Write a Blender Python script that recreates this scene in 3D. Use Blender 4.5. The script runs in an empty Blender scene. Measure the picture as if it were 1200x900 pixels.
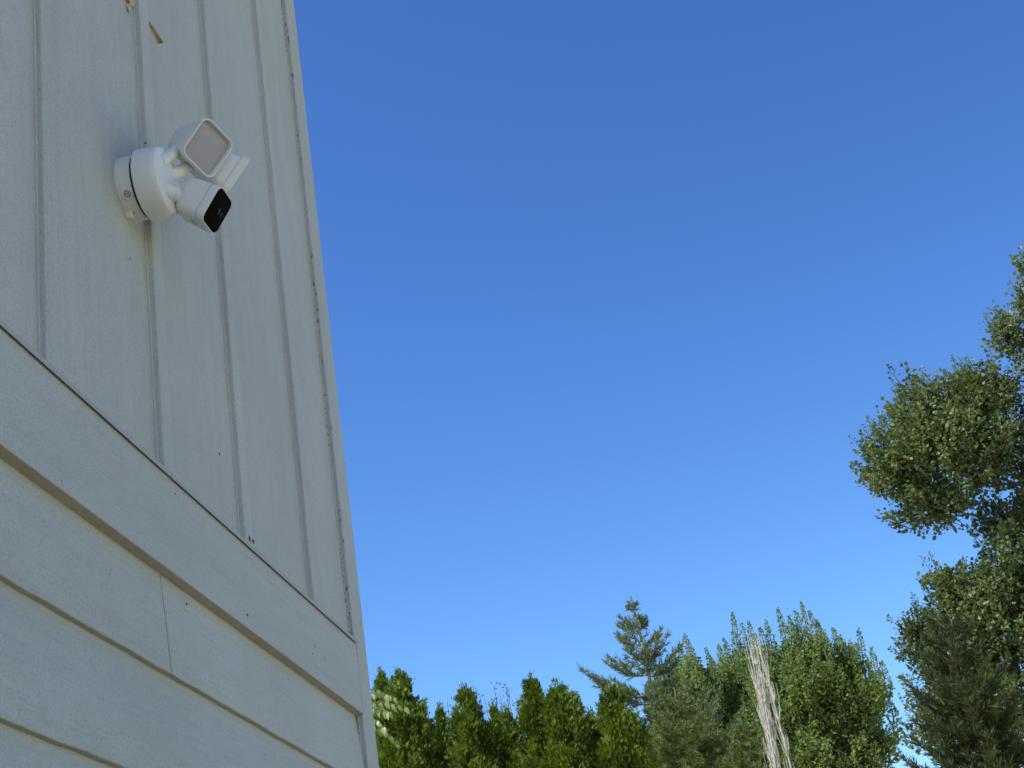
import bpy, bmesh, math, random
import numpy as np
from mathutils import Vector, Matrix

random.seed(7); RNG = np.random.default_rng(11)
S = bpy.context.scene
COL = S.collection
rad = math.radians

# ------------------------------------------------------------------ camera
FPX = 1713.48                                   # focal length in pixels of a 1200 px wide frame
ROT = np.array([[0.97279717, 0.21079514, 0.0960785],
                [0.17574542, -0.4013291, -0.89891518],
                [-0.15092786, 0.8913475, -0.42745809]])
CAM = np.array([0.0, 0.0, 1.6])
cd = bpy.data.cameras.new('camera'); cam = bpy.data.objects.new('camera', cd); COL.objects.link(cam)
cd.sensor_width = 36.0; cd.lens = 36.0 * FPX / 1200.0; cd.clip_start = 0.05; cd.clip_end = 3000
m = Matrix([list(r) for r in ROT]).to_4x4(); m.translation = Vector(CAM); cam.matrix_world = m
cd.dof.use_dof = True; cd.dof.focus_distance = 2.7; cd.dof.aperture_fstop = 48.0
S.camera = cam

# ------------------------------------------------------------------ sky, sun, exposure
SUN_TO = Vector((-0.50, -0.33, 0.80)).normalized()      # towards the sun: high, left of the view, behind the house
SUN_EL = math.asin(SUN_TO.z); SUN_AZ = math.atan2(SUN_TO.x, SUN_TO.y)
w = bpy.data.worlds.new('World'); S.world = w; w.use_nodes = True
nt = w.node_tree; bg = nt.nodes['Background']
sky = nt.nodes.new('ShaderNodeTexSky'); sky.sky_type = 'NISHITA'; sky.sun_disc = False
sky.sun_elevation = SUN_EL; sky.sun_rotation = SUN_AZ
sky.altitude = 0; sky.air_density = 1.4; sky.dust_density = 0.0; sky.ozone_density = 6.0
hs = nt.nodes.new('ShaderNodeGamma'); hs.inputs['Gamma'].default_value = 1.55    # the deep, contrasty blue of a phone picture
nt.links.new(sky.outputs[0], hs.inputs['Color']); wb = nt.nodes.new('ShaderNodeMix'); wb.data_type = 'RGBA'; wb.blend_type = 'MULTIPLY'; wb.inputs[0].default_value = 1.0
wb.inputs[7].default_value = (.835, .907, 1.0, 1)
nt.links.new(hs.outputs[0], wb.inputs[6]); nt.links.new(wb.outputs[2], bg.inputs['Color'])
bg.inputs['Strength'].default_value = 0.0610
sd = bpy.data.lights.new('sun', 'SUN'); sun = bpy.data.objects.new('sun', sd); COL.objects.link(sun)
sd.energy = 5.0; sd.angle = rad(0.53); sd.color = (1.0, 0.95, 0.86)
sun.rotation_euler = SUN_TO.to_track_quat('Z', 'Y').to_euler()
vs = S.view_settings; vs.view_transform = 'Standard'; vs.look = 'None'; vs.exposure = 0.38; vs.gamma = 1.0
vs.use_curve_mapping = False
S.cycles.max_bounces = 8; S.cycles.diffuse_bounces = 5; S.cycles.transparent_max_bounces = 8
S.cycles.use_denoising = True

# ------------------------------------------------------------------ helpers
def ray(px, py):
    d = np.array([px - 600.0, 450.0 - py, -FPX]); return ROT @ (d / np.linalg.norm(d))
def on_x(px, py, x):                              # point of the sight line in the plane X = x
    d = ray(px, py); return CAM + d * (x / d[0])
def at(px, py, y):                                # point of the sight line at distance Y = y
    d = ray(px, py); return CAM + d * (y / d[1])
def nrm(v):
    v = np.asarray(v, float); return v / (np.linalg.norm(v, axis=-1, keepdims=True) + 1e-12)
def tag(o, label=None, cat=None, group=None, kind=None):
    if label: o['label'] = label
    if cat: o['category'] = cat
    if group: o['group'] = group
    if kind: o['kind'] = kind
    return o
def empty(name, loc, label, cat, group=None):
    o = bpy.data.objects.new(name, None); COL.objects.link(o); o.location = Vector(loc); o.empty_display_size = 0.2
    return tag(o, label, cat, group)
def link(name, me, mat, parent=None, smooth=False):
    o = bpy.data.objects.new(name, me); COL.objects.link(o)
    if mat is not None and not me.materials: me.materials.append(mat)
    if smooth: me.shade_smooth()
    if parent is not None:
        o.parent = parent
        root = parent
        off = Vector((0, 0, 0))
        while root is not None: off += root.location; root = root.parent
        o.location = -off                          # meshes are written in world coordinates
    return o
def mesh_from(verts, faces):
    me = bpy.data.meshes.new('mesh'); me.from_pydata([tuple(v) for v in verts], [], [tuple(f) for f in faces]); me.update(); return me
def quads(V, smooth=False):                       # V: (n,4,3) -> mesh of n loose quads
    V = np.asarray(V, np.float32); n = len(V)
    me = bpy.data.meshes.new('mesh')
    me.vertices.add(n * 4); me.vertices.foreach_set('co', V.reshape(-1))
    me.loops.add(n * 4); me.loops.foreach_set('vertex_index', np.arange(n * 4, dtype=np.int32))
    me.polygons.add(n); me.polygons.foreach_set('loop_start', np.arange(0, n * 4, 4, dtype=np.int32))
    me.update(calc_edges=True); me.validate(); return me
def bm_mesh(bm):
    bmesh.ops.recalc_face_normals(bm, faces=bm.faces)
    me = bpy.data.meshes.new('mesh'); bm.to_mesh(me); bm.free(); return me
def box(x0, x1, y0, y1, z0, z1, bevel=0.0015, seg=2):
    bm = bmesh.new(); bmesh.ops.create_cube(bm, size=1)
    for v in bm.verts:
        v.co = Vector((x0 + (v.co.x + .5) * (x1 - x0), y0 + (v.co.y + .5) * (y1 - y0), z0 + (v.co.z + .5) * (z1 - z0)))
    if bevel: bmesh.ops.bevel(bm, geom=bm.edges[:], offset=bevel, segments=seg, profile=.5, affect='EDGES')
    return bm_mesh(bm)

# ------------------------------------------------------------------ materials
class Mat:
    def __init__(s, name):
        s.m = bpy.data.materials.new(name); s.m.use_nodes = True; s.t = s.m.node_tree
        s.b = s.t.nodes['Principled BSDF']; s.out = s.t.nodes['Material Output']
    def n(s, typ, **kw):
        o = s.t.nodes.new(typ)
        for k, v in kw.items():
            if k in o.inputs: o.inputs[k].default_value = v
            else: setattr(o, k, v)
        return o
    def l(s, a, b): s.t.links.new(a, b)
    def coord(s, scale=(1, 1, 1), obj=True):
        tc = s.n('ShaderNodeTexCoord'); mp = s.n('ShaderNodeMapping'); mp.inputs['Scale'].default_value = scale
        s.l(tc.outputs['Object' if obj else 'Generated'], mp.inputs['Vector']); return mp.outputs[0]
    def noise(s, vec, scale, detail=4, rough=.55, dist=0.0):
        o = s.n('ShaderNodeTexNoise'); o.inputs['Scale'].default_value = scale; o.inputs['Detail'].default_value = detail
        o.inputs['Roughness'].default_value = rough; o.inputs['Distortion'].default_value = dist
        s.l(vec, o.inputs['Vector']); return o.outputs[0]
    def ramp(s, fac, stops):
        o = s.n('ShaderNodeValToRGB'); e = o.color_ramp.elements
        while len(e) > 1: e.remove(e[-1])
        e[0].position, e[0].color = stops[0][0], tuple(stops[0][1]) + (1,)
        for p, c in stops[1:]:
            q = e.new(p); q.color = tuple(c) + (1,)
        s.l(fac, o.inputs[0]); return o.outputs[0]
    def val(s, fac, a, b):                         # map range to 0..1
        o = s.n('ShaderNodeMapRange'); o.inputs['From Min'].default_value = a; o.inputs['From Max'].default_value = b
        s.l(fac, o.inputs['Value']); return o.outputs[0]
    def math(s, op, a, b):
        o = s.n('ShaderNodeMath', operation=op)
        for k, x in ((0, a), (1, b)):
            if isinstance(x, (int, float)): o.inputs[k].default_value = x
            else: s.l(x, o.inputs[k])
        return o.outputs[0]
    def mix(s, fac, a, b):
        o = s.n('ShaderNodeMix', data_type='RGBA')
        if isinstance(fac, (int, float)): o.inputs[0].default_value = fac
        else: s.l(fac, o.inputs[0])
        for k, x in ((6, a), (7, b)):
            if isinstance(x, tuple): o.inputs[k].default_value = x + (1,)
            else: s.l(x, o.inputs[k])
        return o.outputs[2]
    def bump(s, h, strength, dist):
        o = s.n('ShaderNodeBump'); o.inputs['Strength'].default_value = strength; o.inputs['Distance'].default_value = dist
        s.l(h, o.inputs['Height']); s.l(o.outputs[0], s.b.inputs['Normal'])

PAINT = (0.605, 0.617, 0.566)
def paint(name, grain, rough_k=1.0, seam=None):
    """embossed wood-grain siding under worn white paint; grain = 'z' (upright boards) or 'y' (level boards)"""
    M = Mat(name)
    st = (150, 150, 7.0) if grain == 'z' else (150, 7.0, 150)
    v = M.coord(st); v1 = M.coord((1, 1, 1))
    fine = M.noise(v, 1.0, 5, .6, .8)
    wav = M.noise(M.coord((16, 16, .9) if grain == 'z' else (16, .9, 16)), 1.0, 3, .5, 1.6)
    sk = M.noise(v1, 300, 3, .6); streak = M.noise(M.coord((45, 45, 2.0) if grain == 'z' else (45, 2.0, 45)), 1.0, 4, .6, .6)
    h = M.math('ADD', M.math('MULTIPLY', fine, .50), M.math('ADD', M.math('MULTIPLY', wav, .6), M.math('MULTIPLY', sk, .55)))
    M.bump(h, 1.0, 0.0050)
    big = M.noise(v1, 2.2, 4, .6); mid = M.noise(M.coord((7, 7, 1.2) if grain == 'z' else (7, 1.2, 7)), 1.0, 4, .6)
    oi = M.n('ShaderNodeObjectInfo')
    tone = M.mix(oi.outputs['Random'], (PAINT[0]*.96, PAINT[1]*.965, PAINT[2]*.97), (PAINT[0]*1.04, PAINT[1]*1.04, PAINT[2]*1.03))
    c = M.mix(M.math('MULTIPLY', M.val(big, .38, .66), .9), tone, (PAINT[0]*.90, PAINT[1]*.91, PAINT[2]*.89))
    c = M.mix(M.math('MULTIPLY', M.val(mid, .46, .72), .62), c, (PAINT[0]*.84, PAINT[1]*.84, PAINT[2]*.80))
    dirt = M.math('MULTIPLY', M.val(fine, .50, .78), .22)          # grime caught in the grain
    c = M.mix(dirt, c, (.36, .34, .29))
    c = M.mix(M.math('MULTIPLY', M.val(sk, .42, .70), .55), c, (.37, .355, .31))
    c = M.mix(M.math('MULTIPLY', M.val(streak, .56, .74), .16), c, (.34, .325, .28))
    spk = M.noise(v1, 55, 2, .5)
    c = M.mix(M.val(spk, .775, .80), c, (.16, .14, .11))           # a few dark specks
    M.l(c, M.b.inputs['Base Color']); M.b.inputs['Roughness'].default_value = .62 * rough_k
    M.b.inputs['Specular IOR Level'].default_value = .35
    if seam is not None:                                          # mildew specks along the caulked seam
        tc = M.n('ShaderNodeTexCoord'); sp_ = M.n('ShaderNodeSeparateXYZ'); M.l(tc.outputs['Object'], sp_.inputs[0])
        dist = M.math('ABSOLUTE', M.math('SUBTRACT', sp_.outputs[1], seam), 0.0)
        near = M.math('SUBTRACT', 1.0, M.val(dist, .0015, .0060))
        n1_ = M.noise(M.coord((1, 1, .55)), 120, 4, .7); n2_ = M.noise(v1, 4.2, 4, .65)
        k_ = M.math('MULTIPLY', M.val(M.math('ADD', n1_, M.math('MULTIPLY', n2_, .35)), .760, .830), near)
        c = M.mix(k_, c, (.16, .15, .125))
    M.l(c, M.b.inputs['Base Color']); M.b.inputs['Roughness'].default_value = .62 * rough_k
    return M.m
M_UP = paint('painted upright board', 'z'); M_LAP = paint('painted lap board', 'y')
def simple(name, col, rough=.6, spec=.5, noise_amt=.08, scale=30, bump=0, metal=0):
    M = Mat(name); n = M.noise(M.coord(), scale, 4, .6)
    c = M.mix(n, tuple(x * (1 - noise_amt) for x in col), tuple(min(1, x * (1 + noise_amt)) for x in col))
    M.l(c, M.b.inputs['Base Color']); M.b.inputs['Roughness'].default_value = rough
    M.b.inputs['Specular IOR Level'].default_value = spec; M.b.inputs['Metallic'].default_value = metal
    if bump: M.bump(n, bump, .002)
    return M.m
M_FLASH = simple('painted metal flashing', (.43, .425, .385), .6, .3)
M_CORE = simple('rough sheathing', (.30, .28, .24), .9, .2)
M_ROOF = simple('dark shingle', (.07, .065, .06), .9, .2, .3, 60, .6)
M_FIBRE = simple('bare wood fibre', (.50, .43, .31), .9, .1, .5, 120, .8)
M_HOLE = simple('dark dent', (.10, .09, .075), .9, .1)
def caulk():
    M = Mat('caulk with mildew'); v = M.coord((1, 1, .35))
    n = M.noise(M.coord(), 170, 4, .7); big = M.noise(M.coord((1, 1, 1)), 5.5, 3, .6)
    k = M.math('MULTIPLY', M.val(n, .52, .60), M.val(big, .42, .54))
    c = M.mix(k, (.55, .54, .48), (.12, .11, .09)); M.l(c, M.b.inputs['Base Color']); M.b.inputs['Roughness'].default_value = .7
    M.bump(n, .7, .004); return M.m
M_BOUNCE_EDGE = simple('drip edge with painted ground bounce', (.50, .44, .32), .85, .15, .22, 45, .4)  # warm ground bounce painted into the colour of the board undersides
M_CAULK = caulk()
M_BEAD = simple('caulk', (.56, .55, .49), .6, .3, .12, 40)
M_PLASTIC = simple('white plastic', (.80, .79, .745), .42, .45, .02, 200, .04)
M_PLASTIC2 = simple('white plastic of mounting ring', (.74, .73, .67), .5, .4, .04, 60, .04)
M_BLACKGLASS = simple('black glossy lens panel', (.003, .003, .0035), .12, .03, .1, 20)
M_BLACKGLASS.node_tree.nodes['Principled BSDF'].inputs['IOR'].default_value = 1.12
M_RUBBER = simple('black rubber gasket', (.015, .015, .015), .7, .3)
M_GREY = simple('grey plastic', (.38, .38, .36), .5, .4)
M_STEEL = simple('screw steel', (.45, .45, .43), .4, .5, .2, 90, 0, .8)
M_GLASSDARK = simple('lens glass', (.006, .006, .008), .15, .06)
def diffuser():
    M = Mat('milky floodlight diffuser'); n = M.noise(M.coord(), 90, 2)
    c = M.mix(n, (.42, .40, .44), (.45, .43, .47)); M.l(c, M.b.inputs['Base Color']); M.b.inputs['Roughness'].default_value = .5
    M.b.inputs['Specular IOR Level'].default_value = .3; return M.m
M_DIFF = diffuser()
def foliage(name, dark, light, rough=.5, trans=.35, spec=.4, clump=0.0, tcol=None, mid=.45):
    M = Mat(name)
    gi = M.n('ShaderNodeNewGeometry'); rnd = gi.outputs['Random Per Island']
    f = rnd
    if clump:
        n = M.noise(M.coord(), clump, 2, .5)
        f = M.math('ADD', M.math('MULTIPLY', rnd, .5), M.math('MULTIPLY', M.val(n, .3, .7), .5))
    c = M.ramp(f, [(0, dark), (mid, tuple((a + b) / 2 for a, b in zip(dark, light))), (1, light)])
    M.l(c, M.b.inputs['Base Color']); M.b.inputs['Roughness'].default_value = rough
    M.b.inputs['Specular IOR Level'].default_value = spec
    tr = M.n('ShaderNodeBsdfTranslucent')
    g = M.mix(1.0, c, c); hv = M.n('ShaderNodeHueSaturation'); hv.inputs['Value'].default_value = 1.5
    hv.inputs['Hue'].default_value = .485; hv.inputs['Saturation'].default_value = 1.1
    M.l(c, hv.inputs['Color']); M.l(hv.outputs[0], tr.inputs['Color'])
    mx = M.n('ShaderNodeMixShader'); mx.inputs[0].default_value = trans
    M.l(M.b.outputs[0], mx.inputs[1]); M.l(tr.outputs[0], mx.inputs[2]); M.l(mx.outputs[0], M.out.inputs['Surface'])
    return M.m
M_ARB = foliage('arborvitae sprays', (.012, .034, .005), (.205, .285, .038), .6, .22, .12, 4.0, None, .42)
M_POP = foliage('poplar leaves', (.026, .048, .012), (.215, .270, .095), .45, .28, .28, 1.5)
M_MAP = foliage('maple leaves', (.055, .105, .022), (.275, .365, .110), .5, .34, .3, 1.2)
M_PINE = foliage('pine needles', (.050, .080, .028), (.200, .255, .105), .5, .2, .3, 1.0)
M_OLIVE = foliage('olive brown needles', (.062, .092, .024), (.235, .285, .085), .55, .2, .25, 1.4)
M_DPINE = foliage('dark pine needles', (.020, .033, .010), (.105, .130, .042), .55, .2, .25, 1.3)
M_PALE = foliage('pale green leaves', (.19, .29, .07), (.35, .45, .17), .35, .35, .5)
M_TWIGLEAF = foliage('small grey green leaves', (.05, .07, .03), (.12, .15, .07), .5, .3, .3)
M_BARK = simple('grey brown bark', (.16, .13, .10), .9, .2, .35, 25, .8)
M_DARKBARK = simple('dark bark', (.07, .058, .045), .9, .2, .35, 25, .8)
M_PALEBARK = simple('pale bark', (.34, .29, .23), .9, .2, .3, 25, .6)
M_DEAD = simple('weathered dead wood', (.58, .535, .44), .9, .2, .22, 12, .5)
def ground():
    M = Mat('dry lawn and gravel'); v = M.coord()
    a = M.noise(v, .35, 5, .6); b = M.noise(v, 14, 5, .7)
    c = M.mix(M.val(a, .4, .6), (.58, .46, .21), (.50, .40, .17)); c = M.mix(M.math('MULTIPLY', b, .5), c, (.28, .23, .13))
    M.l(c, M.b.inputs['Base Color']); M.b.inputs['Roughness'].default_value = .95; M.bump(b, .8, .03); return M.m
M_GROUND = ground()
M_CONC = simple('concrete', (.52, .46, .35), .9, .2, .12, 6, .3)

# ------------------------------------------------------------------ the ground
n = 48; xs = np.sign(np.linspace(-1, 1, n)) * np.abs(np.linspace(-1, 1, n)) ** 3 * 900
gv = []; gf = []
for j in range(n):
    for i in range(n):
        x, y = xs[i], xs[j]; r = math.hypot(x, y)
        gv.append((x, y, (0.04 * math.sin(x * .31 + 1) * math.cos(y * .27) if r > 8 else 0) - 0.05))
for j in range(n - 1):
    for i in range(n - 1): gf.append((j*n+i, j*n+i+1, j*n+n+i+1, j*n+n+i))
tag(link('ground', mesh_from(gv, gf), M_GROUND), kind='structure')
WX = -0.81                                        # the plane of the lap boards' lower edges
patio = link('patio', box(WX + .02, 0.9, -5.2, 9.0, -.15, 0.03, .01), M_CONC); tag(patio, kind='structure')

# ------------------------------------------------------------------ the house
house = empty('house', (WX, -1, 0), 'white painted house wall with upright boards above overlapping level boards', 'house')
TX = WX + 0.0095                                   # face of the belly trim
BX = WX + 0.006                                   # face of the battens
PX = WX - 0.0055                                  # face of the upright panels
CX = WX + 0.0065                                  # face of the corner board
EXPO = 0.1735
Y0 = -5.0
YC = on_x(429, 760, CX)[1]                        # the house corner
YI = on_x(416.3, 755, CX)[1]                      # inner edge of the corner board
ZT = on_x(415, 750, TX)[2]; ZB = on_x(200, 668.5, TX)[2]     # belly trim
ZTOP = 5.5
link('wall_core', box(WX - 8.5, WX - .030, Y0, YC - .02, 0, ZTOP, 0), M_CORE, house)
# upright panels, each its own piece, with a batten over every joint
near = [on_x(54, 340, BX)[1], on_x(190, 500, BX)[1], on_x(285.5, 600, BX)[1], on_x(362, 640, BX)[1]]
sp = (near[3] - near[0]) / 3
near = [near[0] - sp * k for k in range(12, 0, -1) if near[0] - sp * k > Y0 + .1] + near
BW = 0.044                                        # batten width
rj = random.Random(3)
def upright(y0, y1, back, face, z0, z1, nz=70, ease=.0016, wob=.0005, mid=1):
    """a sawn upright piece whose long edges wander a little"""
    vs_ = []; fs = []
    for k in range(nz + 1):
        z = z0 + (z1 - z0) * k / nz
        a, b, c, d = [rj.uniform(-wob, wob) for _ in range(4)]
        prof = [(back, y0 + a), (face - ease + c * .3, y0 + a), (face - ease * .3, y0 + ease * .35 + a), (face + c * .3, y0 + ease + a), (face + d * .5, (y0 + y1) / 2),
                (face + c * .3, y1 - ease + b), (face - ease * .3, y1 - ease * .35 + b), (face - ease + c * .3, y1 + b), (back, y1 + b)]
        vs_ += [(x, y, z) for x, y in prof]
    P = 9
    for k in range(nz):
        for i in range(P): fs.append((k*P+i, k*P+(i+1) % P, k*P+P+(i+1) % P, k*P+P+i))
    fs.append(tuple(range(P))[::-1]); fs.append(tuple(range(nz*P, nz*P+P)))
    bm = bmesh.new(); bm.from_mesh(mesh_from(vs_, fs)); me = bm_mesh(bm); me.shade_smooth(); me.set_sharp_from_angle(angle=rad(40)); return me
ends = [Y0] + [y + BW * .5 for y in near] + [YI - .001]
boards = []
for a, b in zip(ends[:-1], ends[1:]):
    z0 = ZT + .003 + rj.uniform(-.001, .0015)
    boards.append((link('wall_panel', upright(a + .001, b - .001, WX - .029, PX + rj.uniform(-.0004, .0004), z0, ZTOP), M_UP, house), a, b, z0))
for k, y in enumerate(near):
    link('batten', upright(y, y + BW, PX - .0003, BX + rj.uniform(-.0005, .0005), ZT + .004 + rj.uniform(0, .002), ZTOP, 90, .0016, .0010), M_UP, house)

# the broken-out wedge of board face
def chip(board, pts, depth):
    """cut a wedge-shaped flake out of a board; pts = (y,z) corners, depth per corner"""
    bm = bmesh.new()
    f_ = [bm.verts.new((PX + .01, y, z)) for y, z in pts]; b_ = [bm.verts.new((PX - d, y, z)) for (y, z), d in zip(pts, depth)]
    k = len(pts); bm.faces.new(f_); bm.faces.new(b_[::-1])
    for i in range(k): bm.faces.new((f_[i], b_[i], b_[(i+1) % k], f_[(i+1) % k]))
    bmesh.ops.triangulate(bm, faces=bm.faces[:])
    me = bm_mesh(bm); me.materials.append(M_FIBRE)
    cut = bpy.data.objects.new('cutter', me); COL.objects.link(cut)
    md = board.modifiers.new('b', 'BOOLEAN'); md.operation = 'DIFFERENCE'; md.object = cut; md.solver = 'EXACT'
    md.material_mode = 'TRANSFER'; loc = board.location.copy(); board.parent_type = 'OBJECT'
    bpy.context.view_layer.update()
    dg = bpy.context.evaluated_depsgraph_get(); nm = bpy.data.meshes.new_from_object(board.evaluated_get(dg))
    board.modifiers.clear(); board.data = nm; nm.shade_smooth(); nm.set_sharp_from_angle(angle=rad(25)); bpy.data.objects.remove(cut)
def yz(px, py): p = on_x(px, py, PX); return (p[1], p[2])
def board_at(y):
    return [b for b in boards if b[1] <= y <= b[2]][0][0]
bpy.context.view_layer.update()
c1 = [yz(172, 20), yz(192, 50), yz(183.5, 51.5), yz(175, 38)]
chip(board_at(c1[1][0]), c1, [.005, .009, .008, .004])
def blob(center, sx, sy, sz, seed, sub=3, amp=.25):
    bm = bmesh.new(); bmesh.ops.create_icosphere(bm, subdivisions=sub, radius=1); r_ = random.Random(seed)
    ph = [r_.uniform(0, 6) for _ in range(6)]
    for v in bm.verts:
        k = 1 + amp * (math.sin(v.co.x * 4 + ph[0]) * math.sin(v.co.y * 5 + ph[1]) + .5 * math.sin(v.co.z * 9 + ph[2]))
        v.co = Vector((center[0] + v.co.x * sx * k, center[1] + v.co.y * sy * k, center[2] + v.co.z * sz * k))
    return bm_mesh(bm)
q = on_x(151.5, 0, PX + .004)
link('mud_nest', blob((q[0] - .002, q[1], q[2]), .007, .017, .021, 5, 3, .4), M_FIBRE, house)  # mud nest stuck beside the batten, given the chip's fibre colour

# belly trim, its metal cap flashing, lap boards and the corner board
TRIM = (WX - .028, TX, Y0, YI - .003, ZB, ZT - .002, .002)
bm = bmesh.new()
lip = .0075                                       # the flashing's drip lip stands a little off the trim
prof = [(PX - .012, ZT + .0005), (TX + .0042, ZT + .0005), (TX + .0042, ZT - lip), (TX + .0050, ZT - lip), (TX + .0050, ZT + .0013), (PX - .012, ZT + .0013)]
yg = on_x(197, 552.5, TX)[1]; segs = [(Y0, -1.9), (-1.897, yg - .001), (yg + .0012, YI - .004)]
for a, b in segs:
    A = [bm.verts.new((x, a, z)) for x, z in prof]; B = [bm.verts.new((x, b, z)) for x, z in prof]
    for i in range(6): bm.faces.new((A[i], B[i], B[(i+1) % 6], A[(i+1) % 6]))
    bm.faces.new(A[::-1]); bm.faces.new(B)
link('flashing', bm_mesh(bm), M_FLASH, house)
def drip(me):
    me.materials.append(M_LAP); me.materials.append(M_BOUNCE_EDGE)
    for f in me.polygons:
        if f.normal.z < -.8: f.material_index = 1  # downward faces take the painted bounce tint
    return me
def lap(y0, y1, zb, zt, seed):
    r_ = random.Random(seed); L = y1 - y0; nseg = max(2, int(L / .05)); vs_ = []; fs = []
    for k in range(nseg + 1):
        y = y0 + L * k / nseg; w_ = r_.uniform(-.0009, .0009); d_ = r_.uniform(-.0006, .0006)
        e = .003
        prof = [(WX - .0125 + d_, zb + w_), (WX - .0018 + d_, zb + w_), (WX - .0004 + d_, zb + .0012 + w_), (WX + d_, zb + e + w_),
                (WX - .0055 + d_ * .5, (zb + zt) / 2), (WX - .0118, zt), (WX - .0260, zt)]
        vs_ += [(x, y, z) for x, z in prof]
    P = 7
    for k in range(nseg):
        for i in range(P): fs.append((k*P+i, k*P+(i+1) % P, k*P+P+(i+1) % P, k*P+P+i))
    fs.append(tuple(range(P))); fs.append(tuple(range(nseg*P, nseg*P+P))[::-1])
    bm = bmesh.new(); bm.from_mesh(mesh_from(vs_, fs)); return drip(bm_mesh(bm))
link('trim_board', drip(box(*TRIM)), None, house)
ZL = on_x(200, 788.5, WX)[2]                      # lower edge of the first lap row
yj = (on_x(192, 672, WX)[1] + on_x(204, 790, WX)[1]) / 2
row = 0; z = ZL
while z > 0.12:
    zt = (ZB + .02) if row == 0 else z + EXPO + .012
    js = [yj - 3.6, yj] if row == 0 else [Y0 + 1.2 + (row * 1.37) % 3.0, Y0 + 4.85 + (row * 1.37) % 2.2]
    if row in (1, 2): js = [Y0 + 1.6 + row * .5]
    cuts = [Y0] + [j for j in js if Y0 + .3 < j < YI - .2] + [YI - .003]
    for i in range(len(cuts) - 1):
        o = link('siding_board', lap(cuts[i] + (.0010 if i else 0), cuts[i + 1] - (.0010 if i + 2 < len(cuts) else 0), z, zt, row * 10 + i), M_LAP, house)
        o.data.shade_smooth(); o.data.set_sharp_from_angle(angle=rad(28))
    z -= EXPO; row += 1
M_CORNER = paint('painted corner board', 'z', 1.0, YI)
link('corner_board', box(WX - .03, CX, YI, YC, 0.05, ZTOP, .003), M_CORNER, house)
link('corner_board', box(WX - .13, WX - .03, YC - .03, YC, 0.05, ZTOP, .003), M_UP, house)
# caulk in the seam by the corner board
def bead(y, x, z0, z1, r0, seed):
    r_ = random.Random(seed); nz = 160; V = []; Fc = []; n_ = 7
    for k in range(nz + 1):
        zz = z0 + (z1 - z0) * k / nz; r = r0 * (1 + r_.uniform(-.10, .12)); yo = r_.uniform(-.0002, .0002)
        for i in range(n_):
            a = 2 * math.pi * i / n_; V.append((x + r * math.cos(a), y + yo + r * math.sin(a), zz))
    for k in range(nz):
        for i in range(n_): Fc.append((k*n_+i, k*n_+(i+1) % n_, k*n_+n_+(i+1) % n_, k*n_+n_+i))
    return mesh_from(V, Fc)
link('caulk_bead', bead(YI - .0012, PX + .0004, ZT + .004, ZTOP, .0030, 1), M_CAULK, house, True)
for y in near[-5:]: link('caulk_bead', bead(y - .0004, PX + .0002, ZT + .005, ZTOP, .0022, int(y * 100)), M_BEAD, house, True)
link('caulk_bead', bead(YI - .002, TX - .0008, ZB + .002, ZT - .01, .0022, 2), M_CAULK, house, True)
zz = ZB - .004
for k in range(4): link('caulk_bead', bead(YI - .001, WX - .006, zz - EXPO + .012, zz, .0024, 3 + k), M_CAULK, house, True); zz -= EXPO
# nail dents and scuffs
dents = [(290, 721, TX, .004), (369, 757, TX, .0045), (380, 772, TX, .003), (366, 766, TX, .002), (205, 579, TX, .0022), 
         (180, 421, PX, .0024), (257, 532, PX, .003), (222, 707, WX, .002), (170, 109, PX, .003), (243, 67, PX, .003), (48, 68, PX, .0025),
         (422, 731, CX, .004), (345, 40, CX, .004), (367, 694, PX, .004), (287, 626, PX - .003, .004), (293, 631, TX - .002, .005), (297, 634, TX - .002, .004)]
for i, (px, py, X_, r) in enumerate(dents):
    p = on_x(px, py, X_)
    link('nail_dent', blob((X_ - .0006 - (.004 if X_ == WX else 0), p[1], p[2]), .0012, r * .8, r, i, 2, .5), M_HOLE, house)
# gable roof and far walls
rv = [(WX + .35, Y0 - .3, ZTOP - .05), (WX + .35, YC + .35, ZTOP - .05), (WX - 4.25, Y0 - .3, ZTOP + 2.2), (WX - 4.25, YC + .35, ZTOP + 2.2), (WX - 8.85, Y0 - .3, ZTOP - .05), (WX - 8.85, YC + .35, ZTOP - .05)]
rv2 = [(x, y, z_ + .14) for x, y, z_ in rv]
link('roof', mesh_from(rv + rv2, [(0, 2, 3, 1), (2, 4, 5, 3), (6, 7, 9, 8), (8, 9, 11, 10), (0, 1, 7, 6), (4, 10, 11, 5), (0, 6, 8, 2), (2, 8, 10, 4), (1, 3, 9, 7), (3, 5, 11, 9)]), M_ROOF, house)
link('gable_wall', mesh_from([(WX - .03, YC - .03, ZTOP - .1), (WX - 8.5, YC - .03, ZTOP - .1), (WX - 4.25, YC - .03, ZTOP + 2.1), (WX - .03, YC - .13, ZTOP - .1), (WX - 8.5, YC - .13, ZTOP - .1), (WX - 4.25, YC - .13, ZTOP + 2.1)],
     [(0, 1, 2), (3, 5, 4), (0, 3, 4, 1), (1, 4, 5, 2), (2, 5, 3, 0)]), M_UP, house)

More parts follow.
